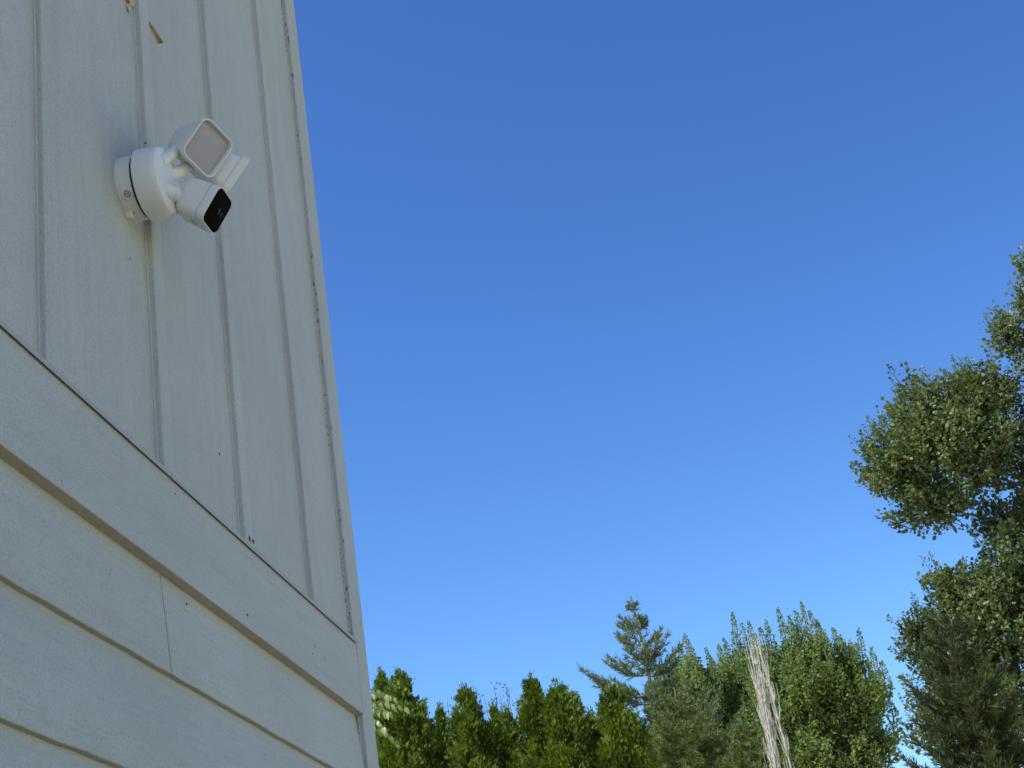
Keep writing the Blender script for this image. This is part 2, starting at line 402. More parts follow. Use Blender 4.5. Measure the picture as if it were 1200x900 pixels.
# ------------------------------------------------------------------ the floodlight camera on the wall
MC = on_x(150, 223, PX)                         # centre of the mount on the boards
dev = empty('floodlight_camera', MC, 'white floodlight security camera with two lamp heads mounted on the upright boards', 'security camera')
def loops_mesh(loops, cap0=True, cap1=True, sharp=35):
    V = [tuple(p) for l_ in loops for p in l_]; k = len(loops[0]); Fc = []
    for a in range(len(loops) - 1):
        for i in range(k): Fc.append((a*k+i, a*k+(i+1) % k, a*k+k+(i+1) % k, a*k+k+i))
    if cap0: Fc.append(tuple(range(k))[::-1])
    if cap1: Fc.append(tuple(range((len(loops)-1)*k, len(loops)*k)))
    bm = bmesh.new(); bm.from_mesh(mesh_from(V, Fc)); me = bm_mesh(bm); me.shade_smooth(); me.set_sharp_from_angle(angle=rad(sharp)); return me
def lathe(c, n_, prof, k=64, sharp=35, cap0=True, cap1=True):  # prof: (radius, distance along n_)
    n_ = nrm(n_); u = nrm(np.cross(n_, [0, 0, 1.0] if abs(n_[2]) < .9 else [1.0, 0, 0])); v = np.cross(n_, u); c = np.asarray(c)
    return loops_mesh([[c + n_ * d + (u * math.cos(2*math.pi*i/k) + v * math.sin(2*math.pi*i/k)) * r for i in range(k)] for r, d in prof], cap0, cap1, sharp)
def rsq(c, n_, e1, e2, half, rr, d, k=7):         # rounded square loop
    pts = []
    for qd, (sx, sy) in enumerate([(1, 1), (-1, 1), (-1, -1), (1, -1)]):
        for i in range(k):
            a = math.pi / 2 * (qd + i / (k - 1)); x = sx * (half - rr) + rr * math.cos(a); y = sy * (half - rr) + rr * math.sin(a)
            pts.append(np.asarray(c) + e1 * x + e2 * y + n_ * d)
    return pts
NX = np.array([1.0, 0, 0])
mr = link('mounting_ring', lathe(MC, NX, [(.0565, -.012), (.0568, .003), (.0560, .0250), (.0545, .0266)], 72), M_PLASTIC2, dev)
link('gasket', lathe(MC, NX, [(.0556, .0260), (.0556, .0320)], 72), M_RUBBER, dev)
body = link('body', lathe(MC, NX, [(.0605, .0308), (.0626, .0322), (.0632, .036), (.0624, .062), (.0616, .0680), (.0594, .0722), (.0555, .0746), (.040, .0762), (.020, .0770), (.002, .0772)], 80, 30), M_PLASTIC, dev)
# conduit plug on the near side of the ring and the screw tab below it
vd = nrm(CAM - MC); sd_ = nrm(vd - NX * vd.dot(NX))
def ring_pt(ang, dx, r):                          # angle from "towards the viewer", turning upwards
    t_ = np.cross(NX, sd_); t_ = t_ if t_[2] > 0 else -t_
    o = sd_ * math.cos(ang) + t_ * math.sin(ang); return MC + NX * dx + o * r, o
p, o = ring_pt(rad(-6), .0155, .0545)
link('plug_rim', lathe(p, o, [(.0100, 0), (.0100, .0034), (.0082, .0044), (.0068, .0030), (.0066, .0010)], 28), M_PLASTIC2, mr)
link('plug', lathe(p, o, [(.0065, 0), (.0065, .0022), (.0046, .0030), (.001, .0030)], 24), M_GREY, mr)
p, o = ring_pt(rad(-44), .008, .0580)
link('screw_tab', lathe(p - NX * .008, NX, [(.0075, 0), (.0075, .010), (.006, .0115)], 24), M_PLASTIC2, mr)
link('screw', lathe(p + NX * .0030 + o * .001, NX, [(.0042, 0), (.0042, .0015), (.003, .0026), (.0012, .0020)], 20), M_STEEL, mr)

# sight frame at the device: right, down, towards viewer
V_ = nrm(CAM - (MC + NX * .12)); RT = nrm(ROT[:, 0] - V_ * ROT[:, 0].dot(V_)); DN = np.cross(V_, RT) * -1.0
if DN[2] > 0: DN = -DN
def frame(n3, e1g):
    n_ = nrm(RT * n3[0] + DN * n3[1] + V_ * n3[2]); e = RT * e1g[0] + DN * e1g[1] + V_ * e1g[2]
    e1 = nrm(e - n_ * e.dot(n_)); return n_, e1, np.cross(n_, e1)
def tube_mesh(p0, p1, r0, r1, k=24):
    return lathe(p0, np.asarray(p1) - np.asarray(p0), [(r0, 0), (r1, float(np.linalg.norm(np.asarray(p1) - np.asarray(p0))))], k)
HK = 1.17
def flood_head(fc, n_, e1, e2, neck_from):
    K = HK; rs_ = lambda c, n, a, b, h, r, d: rsq(c, n, a, b, h * K, r * K, d * K)
    back = fc - n_ * .064 * K
    sh = link('lamp_head', loops_mesh([rs_(fc, n_, e1, e2, h, r, d) for h, r, d in
          [(.0120, .0110, -.070), (.0190, .0150, -.0690), (.0240, .0150, -.0640), (.0262, .0140, -.056), (.0290, .0130, -.036), (.0322, .0125, -.014),
           (.0345, .0125, -.0120), (.0350, .0125, -.0100), (.0352, .0125, -.0010), (.0347, .0122, .0000), (.0331, .0112, .0), (.0325, .0108, -.0008), (.0317, .0104, -.0075)]], True, True, 32), M_PLASTIC, dev)
    link('diffuser', loops_mesh([rs_(fc, n_, e1, e2, h, r, d) for h, r, d in [(.0316, .0104, -.0085), (.0316, .0104, -.0064), (.0309, .0098, -.0060), (.01, .003, -.0058)]]), M_DIFF, sh)
    nk = link('neck', tube_mesh(neck_from, back + n_ * .004, .0105, .0110), M_PLASTIC, dev)
    link('ball_joint', lathe(back, n_, [(.002, -.0150), (.0075, -.0125), (.0120, -.0065), (.0135, 0), (.0120, .0065)], 28), M_PLASTIC, nk)
    mid = (np.asarray(neck_from) + back) / 2
    link('socket', lathe(neck_from, back - neck_from, [(.002, -.0150), (.0080, -.0120), (.0115, -.0050), (.0124, .003), (.0120, .0085), (.0108, .0105), (.0090, .0110)], 32), M_PLASTIC, nk)
    return sh
# lamp turned towards the viewer
n1, a1, b1 = frame((.56, .10, .80), (26.5, 27, -22))
F1 = on_x(244.5, 173.5, PX + .138)
flood_head(F1, n1, a1, b1, MC + NX * .073 + np.array([0, -.020, .030]))
# lamp turned away, towards the house corner: mirrored about the mount
mir = lambda v: np.array([v[0], -v[1], v[2]])
n2 = nrm(mir(n1) + np.array([.02, .27, -.02])); a2 = nrm(mir(a1) - n2 * mir(a1).dot(n2)); b2 = np.cross(n2, a2)
F2 = on_x(276.0, 213.5, PX + .150)
flood_head(F2, n2, a2, b2, MC + NX * .073 + np.array([0, .022, .026]))
# the camera
n3, a3, b3 = frame((.81, .33, .486), (.355, .474, -.8))
F3 = on_x(254.8, 246.8, PX + .140)
CK = 1.24; rs3 = lambda c, n, a, b, h, r, d: rsq(c, n, a, b, h * CK, r * CK, d * CK)
ch = link('camera_head', loops_mesh([rs3(F3, n3, a3, b3, h, r, d) for h, r, d in
      [(.0180, .0100, -.0500), (.0235, .0120, -.0494), (.0265, .0125, -.0460), (.0275, .0120, -.0400), (.0285, .0110, -.0060), (.0285, .0110, -.0012), (.0278, .0105, .0), (.0268, .0098, .0)]], True, True, 32), M_PLASTIC, dev)
link('lens_panel', loops_mesh([rs3(F3, n3, a3, b3, h, r, d) for h, r, d in [(.0266, .0098, -.002), (.0266, .0098, .0008), (.0258, .0092, .0016), (.012, .005, .0018)]]), M_BLACKGLASS, ch)
link('lens_ring', lathe(F3 + n3 * .0021, n3, [(.0095, 0), (.0095, .0005), (.0080, .0006), (.0075, .0002), (.001, .0002)], 32), M_BLACKGLASS, ch)
link('lens', lathe(F3 + n3 * .0021, n3, [(.0072, 0), (.0062, .0010), (.004, .0017), (.001, .0020)], 28), M_GLASSDARK, ch)
link('sensor_window', lathe(F3 + n3 * .0021 + a3 * .014 + b3 * -.0, n3, [(.0042, 0), (.0038, .0006), (.001, .0009)], 20), M_RUBBER, ch)
# speaker holes on the underside of the camera
side = b3 if b3[2] < 0 else -b3
grid_c = F3 - n3 * .028 + side * .0282 * CK
for i in range(-2, 3):
    for j in range(-1, 2):
        c_ = grid_c + n3 * (j * .0042) + a3 * (i * .0040)
        link('speaker_hole', lathe(c_, side, [(.0011, -.001), (.0011, .0004)], 8), M_GREY, ch)
link('seam', loops_mesh([rs3(F3, n3, a3, b3, h, r, d) for h, r, d in [(.0280, .0110, -.0130), (.02855, .0112, -.0128), (.02855, .0112, -.0122), (.0280, .0110, -.0120)]]), M_GREY, ch)
bk = F3 - n3 * .050 * CK; nf = MC + NX * .073 + np.array([0, -.004, -.026])
nk = link('neck', tube_mesh(nf, bk + n3 * .004, .0105, .0105), M_PLASTIC, dev)
link('ball_joint', lathe(bk, n3, [(.002, -.0150), (.0075, -.0125), (.0120, -.0065), (.0135, 0), (.0120, .0065)], 28), M_PLASTIC, nk)
ax3 = nrm(bk - nf)
link('socket', lathe(nf - ax3 * .004, ax3, [(.002, -.0190), (.0100, -.0155), (.0152, -.0080), (.0168, .000), (.0166, .0050), (.0156, .0078), (.0100, .0082)], 36), M_PLASTIC, nk)
link('seam', lathe(nf + ax3 * .0038, ax3, [(.0138, 0), (.0138, .0016)], 32), M_GREY, nk)
link('collar', lathe(nf + ax3 * .0050, ax3, [(.0138, 0), (.0146, .0006), (.0146, .0120), (.0136, .0150), (.0100, .0155)], 32), M_PLASTIC, nk)

# ------------------------------------------------------------------ vegetation
class Tubes:
    def __init__(s): s.V = []; s.F = []; s.n = 0
    def add(s, pts, radii, k=6):
        pts = np.asarray(pts, float); m_ = len(pts); T = nrm(np.gradient(pts, axis=0)) if m_ > 2 else nrm(np.repeat((pts[-1:] - pts[:1]), m_, 0))
        ref = np.array([.31, .77, .12]) if abs(T[0][2]) > .5 else np.array([0, .1, 1.0])
        for i in range(m_):
            u = nrm(np.cross(T[i], ref)); v = np.cross(T[i], u)
            for j in range(k):
                a = 2 * math.pi * j / k; s.V.append(pts[i] + (u * math.cos(a) + v * math.sin(a)) * radii[i])
        for i in range(m_ - 1):
            for j in range(k): s.F.append((s.n+i*k+j, s.n+i*k+(j+1) % k, s.n+(i+1)*k+(j+1) % k, s.n+(i+1)*k+j))
        s.n += m_ * k
    def mesh(s): return mesh_from(s.V, s.F)
def curve(p0, p1, bend=(0, 0, 0), n_=6, wob=0.0):
    t = np.linspace(0, 1, n_)[:, None]; p0 = np.asarray(p0, float); p1 = np.asarray(p1, float)
    p = p0 + (p1 - p0) * t + np.asarray(bend) * (4 * t * (1 - t))
    if wob:
        q_ = RNG.normal(0, wob, p.shape); q_[0] = 0; q_[-1] = 0; p = p + q_
    return p
def leaf_quads(P, A, N, L, Wd, fold=.15):
    A = nrm(A); N = nrm(N - A * (N * A).sum(-1, keepdims=True)); Sd = np.cross(A, N)
    L = np.asarray(L)[:, None]; Wd = np.asarray(Wd)[:, None]
    mid = P + A * L * .45 + N * Wd * fold
    return np.stack([P, mid + Sd * Wd * .5, P + A * L, mid - Sd * Wd * .5], 1)
def rdir(n_): return nrm(RNG.normal(size=(n_, 3)))
def twig_leaves(B, D, TL, per, L, W_, spread=.9, droop=.0):
    """per leaves round each of the twigs that start at B and run along D for TL"""
    n_ = len(B); t = RNG.uniform(.05, 1, (n_, per)); P = (B[:, None] + D[:, None] * (TL[:, None] * t)[..., None]).reshape(-1, 3)
    R_ = rdir(n_ * per); Dd = np.repeat(D, per, 0)
    A = nrm(Dd * .5 + R_ * spread + np.array([0, 0, -droop])); N = nrm(rdir(n_ * per) + np.array([0, 0, .7]))
    P = P + R_ * (L * .45)
    sc = RNG.uniform(.65, 1.2, n_ * per)
    return leaf_quads(P, A, N, L * sc, W_ * sc)

# ---- arborvitae: cone of flat upright sprays in tufts
def arborvitae(apex_px, dist, hw, label, tops=(), seed=0, fat=1.0):
    """hw: half width (m) 1.2 m below the tip"""
    ap = at(apex_px[0], apex_px[1], dist); base = np.array([ap[0], ap[1], -.05]); H = ap[2] - base[2]
    t_ = empty('arborvitae', base, label, 'evergreen', 'row of arborvitae')
    tr = Tubes(); tr.add(curve(base, ap - [0, 0, .35], n_=6), np.linspace(.09, .012, 6), 7)
    link('trunk', tr.mesh(), M_BARK, t_)
    def radius(d):                                 # d metres below the tip
        return hw * np.where(d < 2.0, (np.clip(d + .01, .0, 9) / 1.2) ** .62, (2.01 / 1.2) ** .62 * (1 + .06 * (d - 2)))
    Q = []
    peaks = [(ap, 0.0, 1.0)]
    for (px, py, k) in tops: peaks.append((at(px, py, dist + .05), 0, k))
    for pi, (pk, _, k) in enumerate(peaks):
        dmax = min(H, 2.2) if pi == 0 else 1.0
        nc = int(420 * k * (hw / .3) ** .9 * dmax / 2.2)
        d = dmax * RNG.uniform(0, 1, nc) ** .66
        th = RNG.uniform(0, 2 * math.pi, nc)
        lump = 1 + .10 * np.sin(th * 3 + d * 5 + seed) + .09 * np.sin(th * 6 - d * 13 + seed * 2) + RNG.uniform(-.20, .07, nc) * np.clip(d / .35, .3, 1)
        rr = radius(d) * k * lump
        C_ = np.stack([pk[0] + rr * np.cos(th), pk[1] + rr * np.sin(th), pk[2] - d], 1)
        out = np.stack([np.cos(th), np.sin(th), np.zeros(nc)], 1)
        ax = nrm(out * .65 + np.array([0, 0, 1.0]) * (.6 + .3 * RNG.uniform(size=(nc, 1))) + rdir(nc) * .25)
        per = 40
        sz = np.clip(.40 + d / .7, .40, 1.0) * RNG.uniform(.75, 1.25, nc)
        B = (C_[:, None] + RNG.normal(0, 1, (nc, per, 3)) * np.array([.027, .027, .034]) * sz[:, None, None] - (ax * .02)[:, None]).reshape(-1, 3)
        D = nrm(np.repeat(ax, per, 0) + rdir(nc * per) * .5)
        Nn = nrm(np.repeat(np.cross(out, [0, 0, 1.0]), per, 0) + rdir(nc * per) * .8)
        Sd = np.cross(D, Nn); scl = np.repeat(sz, per)
        for f_, l_ in ((-.5, .040), (0, .054), (.5, .040)):       # three fingers of a flat spray
            Q.append(leaf_quads(B, nrm(D + Sd * f_), Nn, l_ * scl * RNG.uniform(.7, 1.25, len(B)), .0100 * scl, .1))
    # fine loose tips at the very top
    nt_ = 40; tp = ap + np.stack([RNG.normal(0, .016, nt_), RNG.normal(0, .016, nt_), RNG.uniform(-.14, -.01, nt_)], 1)
    Q.append(leaf_quads(tp, nrm(rdir(nt_) * .35 + [0, 0, 1]), rdir(nt_), RNG.uniform(.03, .06, nt_), np.full(nt_, .012)))
    # the lower skirt, coarser
    if H > 2.4:
        nc = 1500; d = RNG.uniform(2.2, H - .1, nc); th = RNG.uniform(0, 2 * math.pi, nc); rr = radius(d) * (1 + RNG.uniform(-.2, .12, nc))
        C_ = np.stack([ap[0] + rr * np.cos(th), ap[1] + rr * np.sin(th), ap[2] - d], 1); out = np.stack([np.cos(th), np.sin(th), 0 * th], 1)
        for k in range(4):
            D = nrm(out * .5 + [0, 0, 1.0] + rdir(nc) * .5)
            Q.append(leaf_quads(C_ + rdir(nc) * .06, D, nrm(np.cross(out, [0, 0, 1.0]) + rdir(nc) * .7), RNG.uniform(.12, .2, nc), np.full(nc, .05), .1))
    # inner dark core of old twigs and shade foliage so that no light leaks straight through
    nc = 4200; d = RNG.uniform(.10, H - .2, nc); th = RNG.uniform(0, 2 * math.pi, nc); rr = radius(d) * RNG.uniform(.1, .70, nc)
    C_ = np.stack([ap[0] + rr * np.cos(th), ap[1] + rr * np.sin(th), ap[2] - d], 1)
    Q.append(leaf_quads(C_, nrm(rdir(nc) * .6 + [0, 0, 1.0]), rdir(nc), np.minimum(.13, .06 + d * .1), np.minimum(.075, .03 + d * .05), .1))
    link('crown', quads(np.concatenate(Q)), M_ARB, t_)
AR = [((445.5, 783), 14.4, .27, 'arborvitae half hidden behind the house corner, left of the leftmost broad one', ()),
      ((467, 783.5), 14.0, .40, 'broad arborvitae behind pale leafy branches, beside the house corner', ()),
      ((515, 824), 14.6, .17, 'low narrow arborvitae with dark shadow below, between the broad corner one and a pointed one', ()),
      ((543.5, 800.5), 14.0, .29, 'sharply pointed arborvitae with an even cone, left of the bare twigs', ()),
      ((577, 822), 14.7, .17, 'slim yellow-green arborvitae directly below the bare upright twigs', ()),
      ((591, 828), 14.1, .23, 'small bright arborvitae just right of the slim one under the twigs', ()),
      ((621.5, 789), 14.1, .31, 'tallest arborvitae in the middle of the row, narrow pointed top', ()),
      ((650, 798), 14.0, .35, 'arborvitae with a broad blunt double top, right of the tallest one', ((664, 803, .8),)),
      ((690, 829), 14.6, .19, 'small arborvitae tucked between the double-topped one and the one under the pine', ()),
      ((714, 798), 14.0, .36, 'rightmost arborvitae of the row, standing before the blue-green pine', ())]
for i, a in enumerate(AR): arborvitae(a[0], a[1], a[2], a[3], a[4], i)

# ---- leafy broad-leaved trees
def spire_leaves(p0, p1, n_, w0, leaf):
    p0 = np.asarray(p0, float); p1 = np.asarray(p1, float); t = RNG.uniform(0, 1, n_)
    o = nrm(rdir(n_) * np.array([1, 1, .35])); P = p0 + (p1 - p0) * t[:, None] + o * ((w0 * (1 - t) ** .8 + .008) * RNG.uniform(.2, 1, n_) ** .6)[:, None]
    sc = (.5 + .6 * (1 - t)) * RNG.uniform(.7, 1.2, n_)
    return leaf_quads(P, nrm(o * .8 + nrm(p1 - p0) * .6 + rdir(n_) * .5), nrm(rdir(n_) + o * .5 + np.array([0, 0, .6])), leaf[0] * sc, leaf[1] * sc)
def broad_tree(name, label, base, trunk_top, lobes, mat, leaf, per, twig, bark, up=.5, trunk_r=.16, dens=1.0, group=None, extra=(), seedleaf=.9, spires=False, sprays=0.0):
    """lobes: (centre, (rx,ry,rz), number of twigs)"""
    t_ = empty(name, base, label, 'tree', group)
    tb = Tubes(); base = np.asarray(base, float); tt = np.asarray(trunk_top, float)
    tb.add(curve(base, tt, (.08, .05, 0), 9, .02), np.linspace(trunk_r, trunk_r * .22, 9), 9)
    Q = []
    for (c, r, nt_) in lobes:
        c = np.asarray(c, float); r = np.asarray(r, float); nt_ = int(nt_ * dens)
        h = np.clip((c[2] - r[2] * .7 - base[2]) / (tt[2] - base[2]), .15, .98) * .92
        st = base + (tt - base) * h
        tb.add(curve(st, c, (0, 0, -.12), 6, .02), np.linspace(trunk_r * .15, .007, 6), 6)
        if spires:                                 # crown of upright leafy shoots
            for k in range(int(nt_ / 6.5)):
                dd = rdir(1)[0]; b_ = c + dd * r * RNG.uniform(.2, 1) ** .5; ln = RNG.uniform(.35, .75)
                ax = nrm(dd * np.array([.8, .8, .1]) + np.array([0, 0, 1.0])); p0 = b_ - ax * ln * .5; p1 = b_ + ax * ln * .5
                tb.add([p0, p1], [.010, .003], 4); Q.append(spire_leaves(p0, p1, int(200 * ln), .22, leaf))
            nt_ = int(nt_ * .22)
        for k in range(int(nt_ * sprays)):         # loose shoots that break the outline
            dd = nrm(rdir(1)[0] + np.array([0, 0, .35])); b_ = c + dd * r * RNG.uniform(.75, 1.0); ln = RNG.uniform(.30, .65)
            ax = nrm(dd * np.array([.8, .8, .5]) + np.array([0, 0, .75])); p0 = b_ - ax * ln * .35; p1 = b_ + ax * ln * .65
            tb.add([p0, p1], [.007, .002], 4); Q.append(spire_leaves(p0, p1, int(80 * ln), .13, leaf))
        dirs = rdir(nt_); rad_ = RNG.uniform(0, 1, nt_) ** .42
        lump = 1 + .16 * np.sin(dirs[:, 0] * 5 + c[0]) * np.sin(dirs[:, 2] * 6 + c[2]) + RNG.uniform(-.12, .12, nt_)
        B = c + dirs * (rad_ * lump)[:, None] * r
        D = nrm(dirs * np.array([1, 1, .6]) + np.array([0, 0, up]) + rdir(nt_) * .35)
        TL = RNG.uniform(.6, 1.25, nt_) * twig
        Q.append(twig_leaves(B - D * TL[:, None] * .4, D, TL, per, leaf[0], leaf[1], seedleaf))
        for k in range(min(nt_, 60)):
            if rad_[k] > .5: tb.add(curve(c + (B[k] - c) * .05, B[k] + D[k] * TL[k] * .5, (0, 0, -.05), 4), [.012, .009, .006, .003], 4)
    for (p0, p1, nn) in extra:                     # upright leaders
        p0 = np.asarray(p0, float); p1 = np.asarray(p1, float); tb.add(curve(p0, p1, n_=5), np.linspace(.020, .003, 5), 5)
        Q.append(spire_leaves(p0, p1, nn * 6, .15, (leaf[0] * .9, leaf[1] * .9)))
    link('trunk', tb.mesh(), bark, t_, True)
    link('crown', quads(np.concatenate(Q)), mat, t_)
    return t_

# poplar at the right edge of the frame
PD = 20.0
def L_(px, py, rpx, rpy, n_, dy=0.0, dist=PD, kd=1.0):
    c = at(px, py, dist + dy); s = (dist + dy) / 1560.0
    return (c, (rpx * s, (rpx + rpy) / 2 * s * kd, rpy * s), n_)
pb = at(1330, 900, PD); pb[2] = -.05; ptop = at(1262, 330, PD)
pop = [L_(1100, 535, 78, 62, 560), L_(1052, 545, 40, 38, 190), L_(1085, 478, 34, 36, 170), L_(1135, 475, 40, 34, 200), L_(1175, 520, 55, 72, 380, .5),
       L_(1090, 592, 42, 30, 170), L_(1160, 456, 30, 25, 120, .2), L_(1182, 392, 21, 22, 70), L_(1207, 362, 16, 26, 60), L_(1202, 318, 8, 24, 26), L_(1226, 430, 28, 36, 100),
       L_(1180, 610, 36, 26, 120, .4), L_(1190, 668, 42, 40, 230), L_(1150, 712, 46, 34, 270), L_(1112, 690, 24, 18, 80), L_(1195, 745, 60, 60, 420),
       L_(1130, 770, 60, 55, 330, .6), L_(1085, 748, 24, 26, 90, .3), L_(1190, 850, 70, 60, 360, .5), L_(1120, 850, 45, 50, 200, 1.0),
       L_(1260, 560, 60, 80, 300), L_(1265, 700, 60, 80, 300), L_(1330, 620, 80, 110, 320, .5), L_(1340, 780, 80, 90, 300), L_(1275, 420, 42, 66, 200, .4), L_(1262, 300, 20, 60, 90), L_(1280, 850, 80, 70, 240, -.4)]
broad_tree('poplar_tree', 'tall poplar with glossy grey-green leaves reaching in from the right edge', pb, ptop, pop, M_POP, (.068, .058), 15, .30, M_DARKBARK, .75, .20, .74, None, (), .9, False, .13)

# maples with upright leaders, in the middle distance
MD = 26.0
def maple(label, base_px, top_px, lobes, leaders, dist, seed):
    b = at(base_px, 900, dist); b[2] = -.05; tp = at(top_px[0], top_px[1], dist)
    ex = []
    for (px, py, ln) in leaders:
        p1 = at(px, py, dist + RNG.uniform(-.5, .5)); ln *= 1.25; p0 = p1 - np.array([RNG.uniform(-.12, .12), 0, ln]); ex.append((p0, p1, int(62 * ln)))
    broad_tree('maple_tree', label, b, tp - np.array([0, 0, .6]), lobes, M_MAP, (.072, .058), 13, .30, M_BARK, .95, .15, 1.0, 'maples beyond the hedge', ex, .9, True)
def LM(px, py, rx, ry, n_, dy=0.0): return L_(px + 3, py + 20, rx * .92, ry * .85, n_, dy, MD, 1.0)
maple('broad dense maple with many spiky upright shoots, right of the dead white stems', 985, (940, 705),
      [LM(930, 790, 48, 50, 430), LM(965, 800, 50, 48, 400), LM(1000, 815, 36, 38, 240), LM(915, 850, 50, 48, 380, .3), LM(960, 865, 52, 44, 380), LM(1005, 870, 36, 40, 230), LM(1026, 850, 20, 18, 60),
       LM(895, 775, 26, 34, 160, .4), LM(940, 748, 24, 26, 130), LM(980, 765, 26, 26, 120), LM(900, 830, 30, 40, 160, .6), LM(1018, 800, 16, 20, 50), LM(960, 930, 60, 40, 260), LM(1010, 930, 40, 40, 160), LM(1000, 1010, 70, 60, 260)],
      [(939, 706, 1.1), (911, 713, .9), (897, 727, .8), (890, 735, .7), (925, 722, .8), (932, 716, .7), (957, 726, .9), (976, 735, .8), (966, 741, .6), (1006, 737, .9), (996, 750, .6), (1021, 758, .7), (1033, 774, .5), (986, 752, .6), (948, 716, .7), (1015, 775, .5), (1044, 823, .3), (1052, 850, .25)], MD, 1)
maple('maple with a thin pointed top directly behind the dead white stems', 895, (858, 718),
      [LM(862, 775, 24, 30, 170, 1.2), LM(855, 815, 32, 36, 230, 1.2), LM(880, 850, 34, 40, 230, 1.2), LM(850, 870, 34, 36, 200, 1.2), LM(885, 930, 50, 50, 200, 1.2)],
      [(858, 718, 1.1), (869, 731, .8), (848, 748, .7), (877, 728, .8), (884, 742, .6), (842, 756, .6)], MD + 1.2, 2)
maple('lower maple with a pointed top between the blue-green pine and the dead stems', 830, (802, 742),
      [LM(800, 785, 26, 28, 170, .6), LM(822, 800, 26, 30, 170, .6), LM(795, 825, 34, 34, 230, .6), LM(830, 840, 34, 38, 250, .6), LM(800, 870, 40, 36, 220, .6), LM(835, 885, 36, 36, 200, .6), LM(820, 950, 50, 50, 200, .6)],
      [(802, 742, 1.0), (796, 756, .7), (810, 758, .7), (827, 760, .8), (835, 772, .5), (818, 774, .5), (788, 765, .5)], MD + .6, 3)

# ---- needle trees
def conifer(name, label, apex, height, maxlen, mat, bark, nwh, per, rise, tuft, seed, skew=(0, 0), prof=1.0, ndl=(.085, .011), droop=.0, zmin=.12, group=None, flat=.45):
    rg = np.random.default_rng(seed); apex = np.asarray(apex, float); base = np.array([apex[0], apex[1], -.05]); H = apex[2] + .05
    t_ = empty(name, base, label, 'conifer', group)
    tb = Tubes(); tb.add(curve(base, apex, (.04, .02, 0), 10, .015), np.linspace(.16, .010, 10), 8)
    P = []; A = []; U = []
    def needles(p0, p1, n_):
        t = rg.uniform(0, 1, n_); p = p0 + (p1 - p0) * t[:, None]; P.append(p); A.append(np.repeat(nrm(p1 - p0)[None], n_, 0))
    for k in range(nwh):
        f_ = (k + rg.uniform(-.3, .3)) / nwh; d = .16 + (height - .16) * max(0, f_)
        zc = apex - np.array([0, 0, d]); ln0 = maxlen * (d / height) ** prof
        nb = per + (1 if d > .8 else 0); a0 = rg.uniform(0, 6.28)
        for j in range(nb):
            a = a0 + 2 * math.pi * j / nb + rg.uniform(-.35, .35); ln = max(.07, ln0 * rg.uniform(.55, 1.2))
            o = np.array([math.cos(a), math.sin(a), 0]); ln *= 1 + skew[0] * o[0] + skew[1] * o[1]
            rs = rise * rg.uniform(.6, 1.4); tip = zc + o * ln + np.array([0, 0, ln * rs - droop * ln * ln])
            cv = curve(zc, tip, (0, 0, -.16 * ln * (1 if rise > 0 else -.3)), 7, .008); tb.add(cv, np.linspace(max(.006, .022 * ln), .003, 7), 5)
            ns = max(3, int(ln / .085))
            for s_ in range(ns):
                u = .16 + .84 * (s_ + .5) / ns; i0 = min(5, int(u * 6)); q_ = cv[i0] + (cv[i0 + 1] - cv[i0]) * (u * 6 - i0); fw = nrm(cv[min(6, i0 + 1)] - cv[i0])
                for sgn in (-1, 1):
                    sl = ln * (1.02 - u) * .42 * rg.uniform(.6, 1.2) + .06
                    sd2 = np.cross(fw, [0, 0, 1.0]) * sgn; dr = nrm(fw * .75 + sd2 * rg.uniform(.4, .9) + np.array([0, 0, rg.uniform(-.15, flat)]))
                    e_ = q_ + dr * sl + np.array([0, 0, sl * sl * (.25 if rise > 0 else -.3)])
                    needles(q_, e_, max(5, int(tuft * sl / .1)))
            needles(cv[4], cv[6] + (cv[6] - cv[5]) * .5, int(tuft * 1.5))
        # short shoots close to the trunk
        needles(zc, zc + np.array([rg.uniform(-.1, .1), rg.uniform(-.1, .1), .15]), tuft)
    needles(apex - np.array([0, 0, .35]), apex - np.array([0, 0, .02]), tuft * 2)
    P = np.concatenate(P); A = np.concatenate(A); n_ = len(P)
    R_ = rg.normal(size=(n_, 3)); R_ = nrm(R_)
    D = nrm(A * .75 + R_ * .62 + np.array([0, 0, .12])); N = nrm(rg.normal(size=(n_, 3)))
    crown = leaf_quads(P, D, N, ndl[0] * rg.uniform(.6, 1.25, n_) * np.clip(.42 + (apex[2] - P[:, 2]) * .8, .42, 1), np.full(n_, ndl[1]) * rg.uniform(.7, 1.3, n_), .05)
    link('trunk', tb.mesh(), bark, t_, True); link('crown', quads(crown), mat, t_)
    return t_
conifer('pine_tree', 'blue-green pine with open upswept branches and a ragged top behind the hedge', at(739, 699, 22.0), 4.2, 2.0, M_PINE, M_PALEBARK, 18, 5, .46, 19, 21, (-.1, 0), .98, (.090, .013))
conifer('olive_conifer', 'brownish olive feathery conifer in front of the lower maple', at(790, 806, 20.0), 3.0, 1.25, M_OLIVE, M_BARK, 22, 6, .12, 24, 5, (0, 0), .60, (.10, .011), .05)
conifer('olive_conifer', 'small brownish conifer at the foot of the dead white stems', at(868, 842, 19.0), 2.4, .75, M_OLIVE, M_BARK, 18, 5, .35, 24, 6, (0, 0), .7, (.10, .010))
conifer('dark_pine', 'dark feathery pine standing in front of the poplar at the lower right', at(1098, 716, 16.0), 3.4, .92, M_DPINE, M_BARK, 22, 6, .58, 20, 9, (0, 0), .55, (.095, .012))

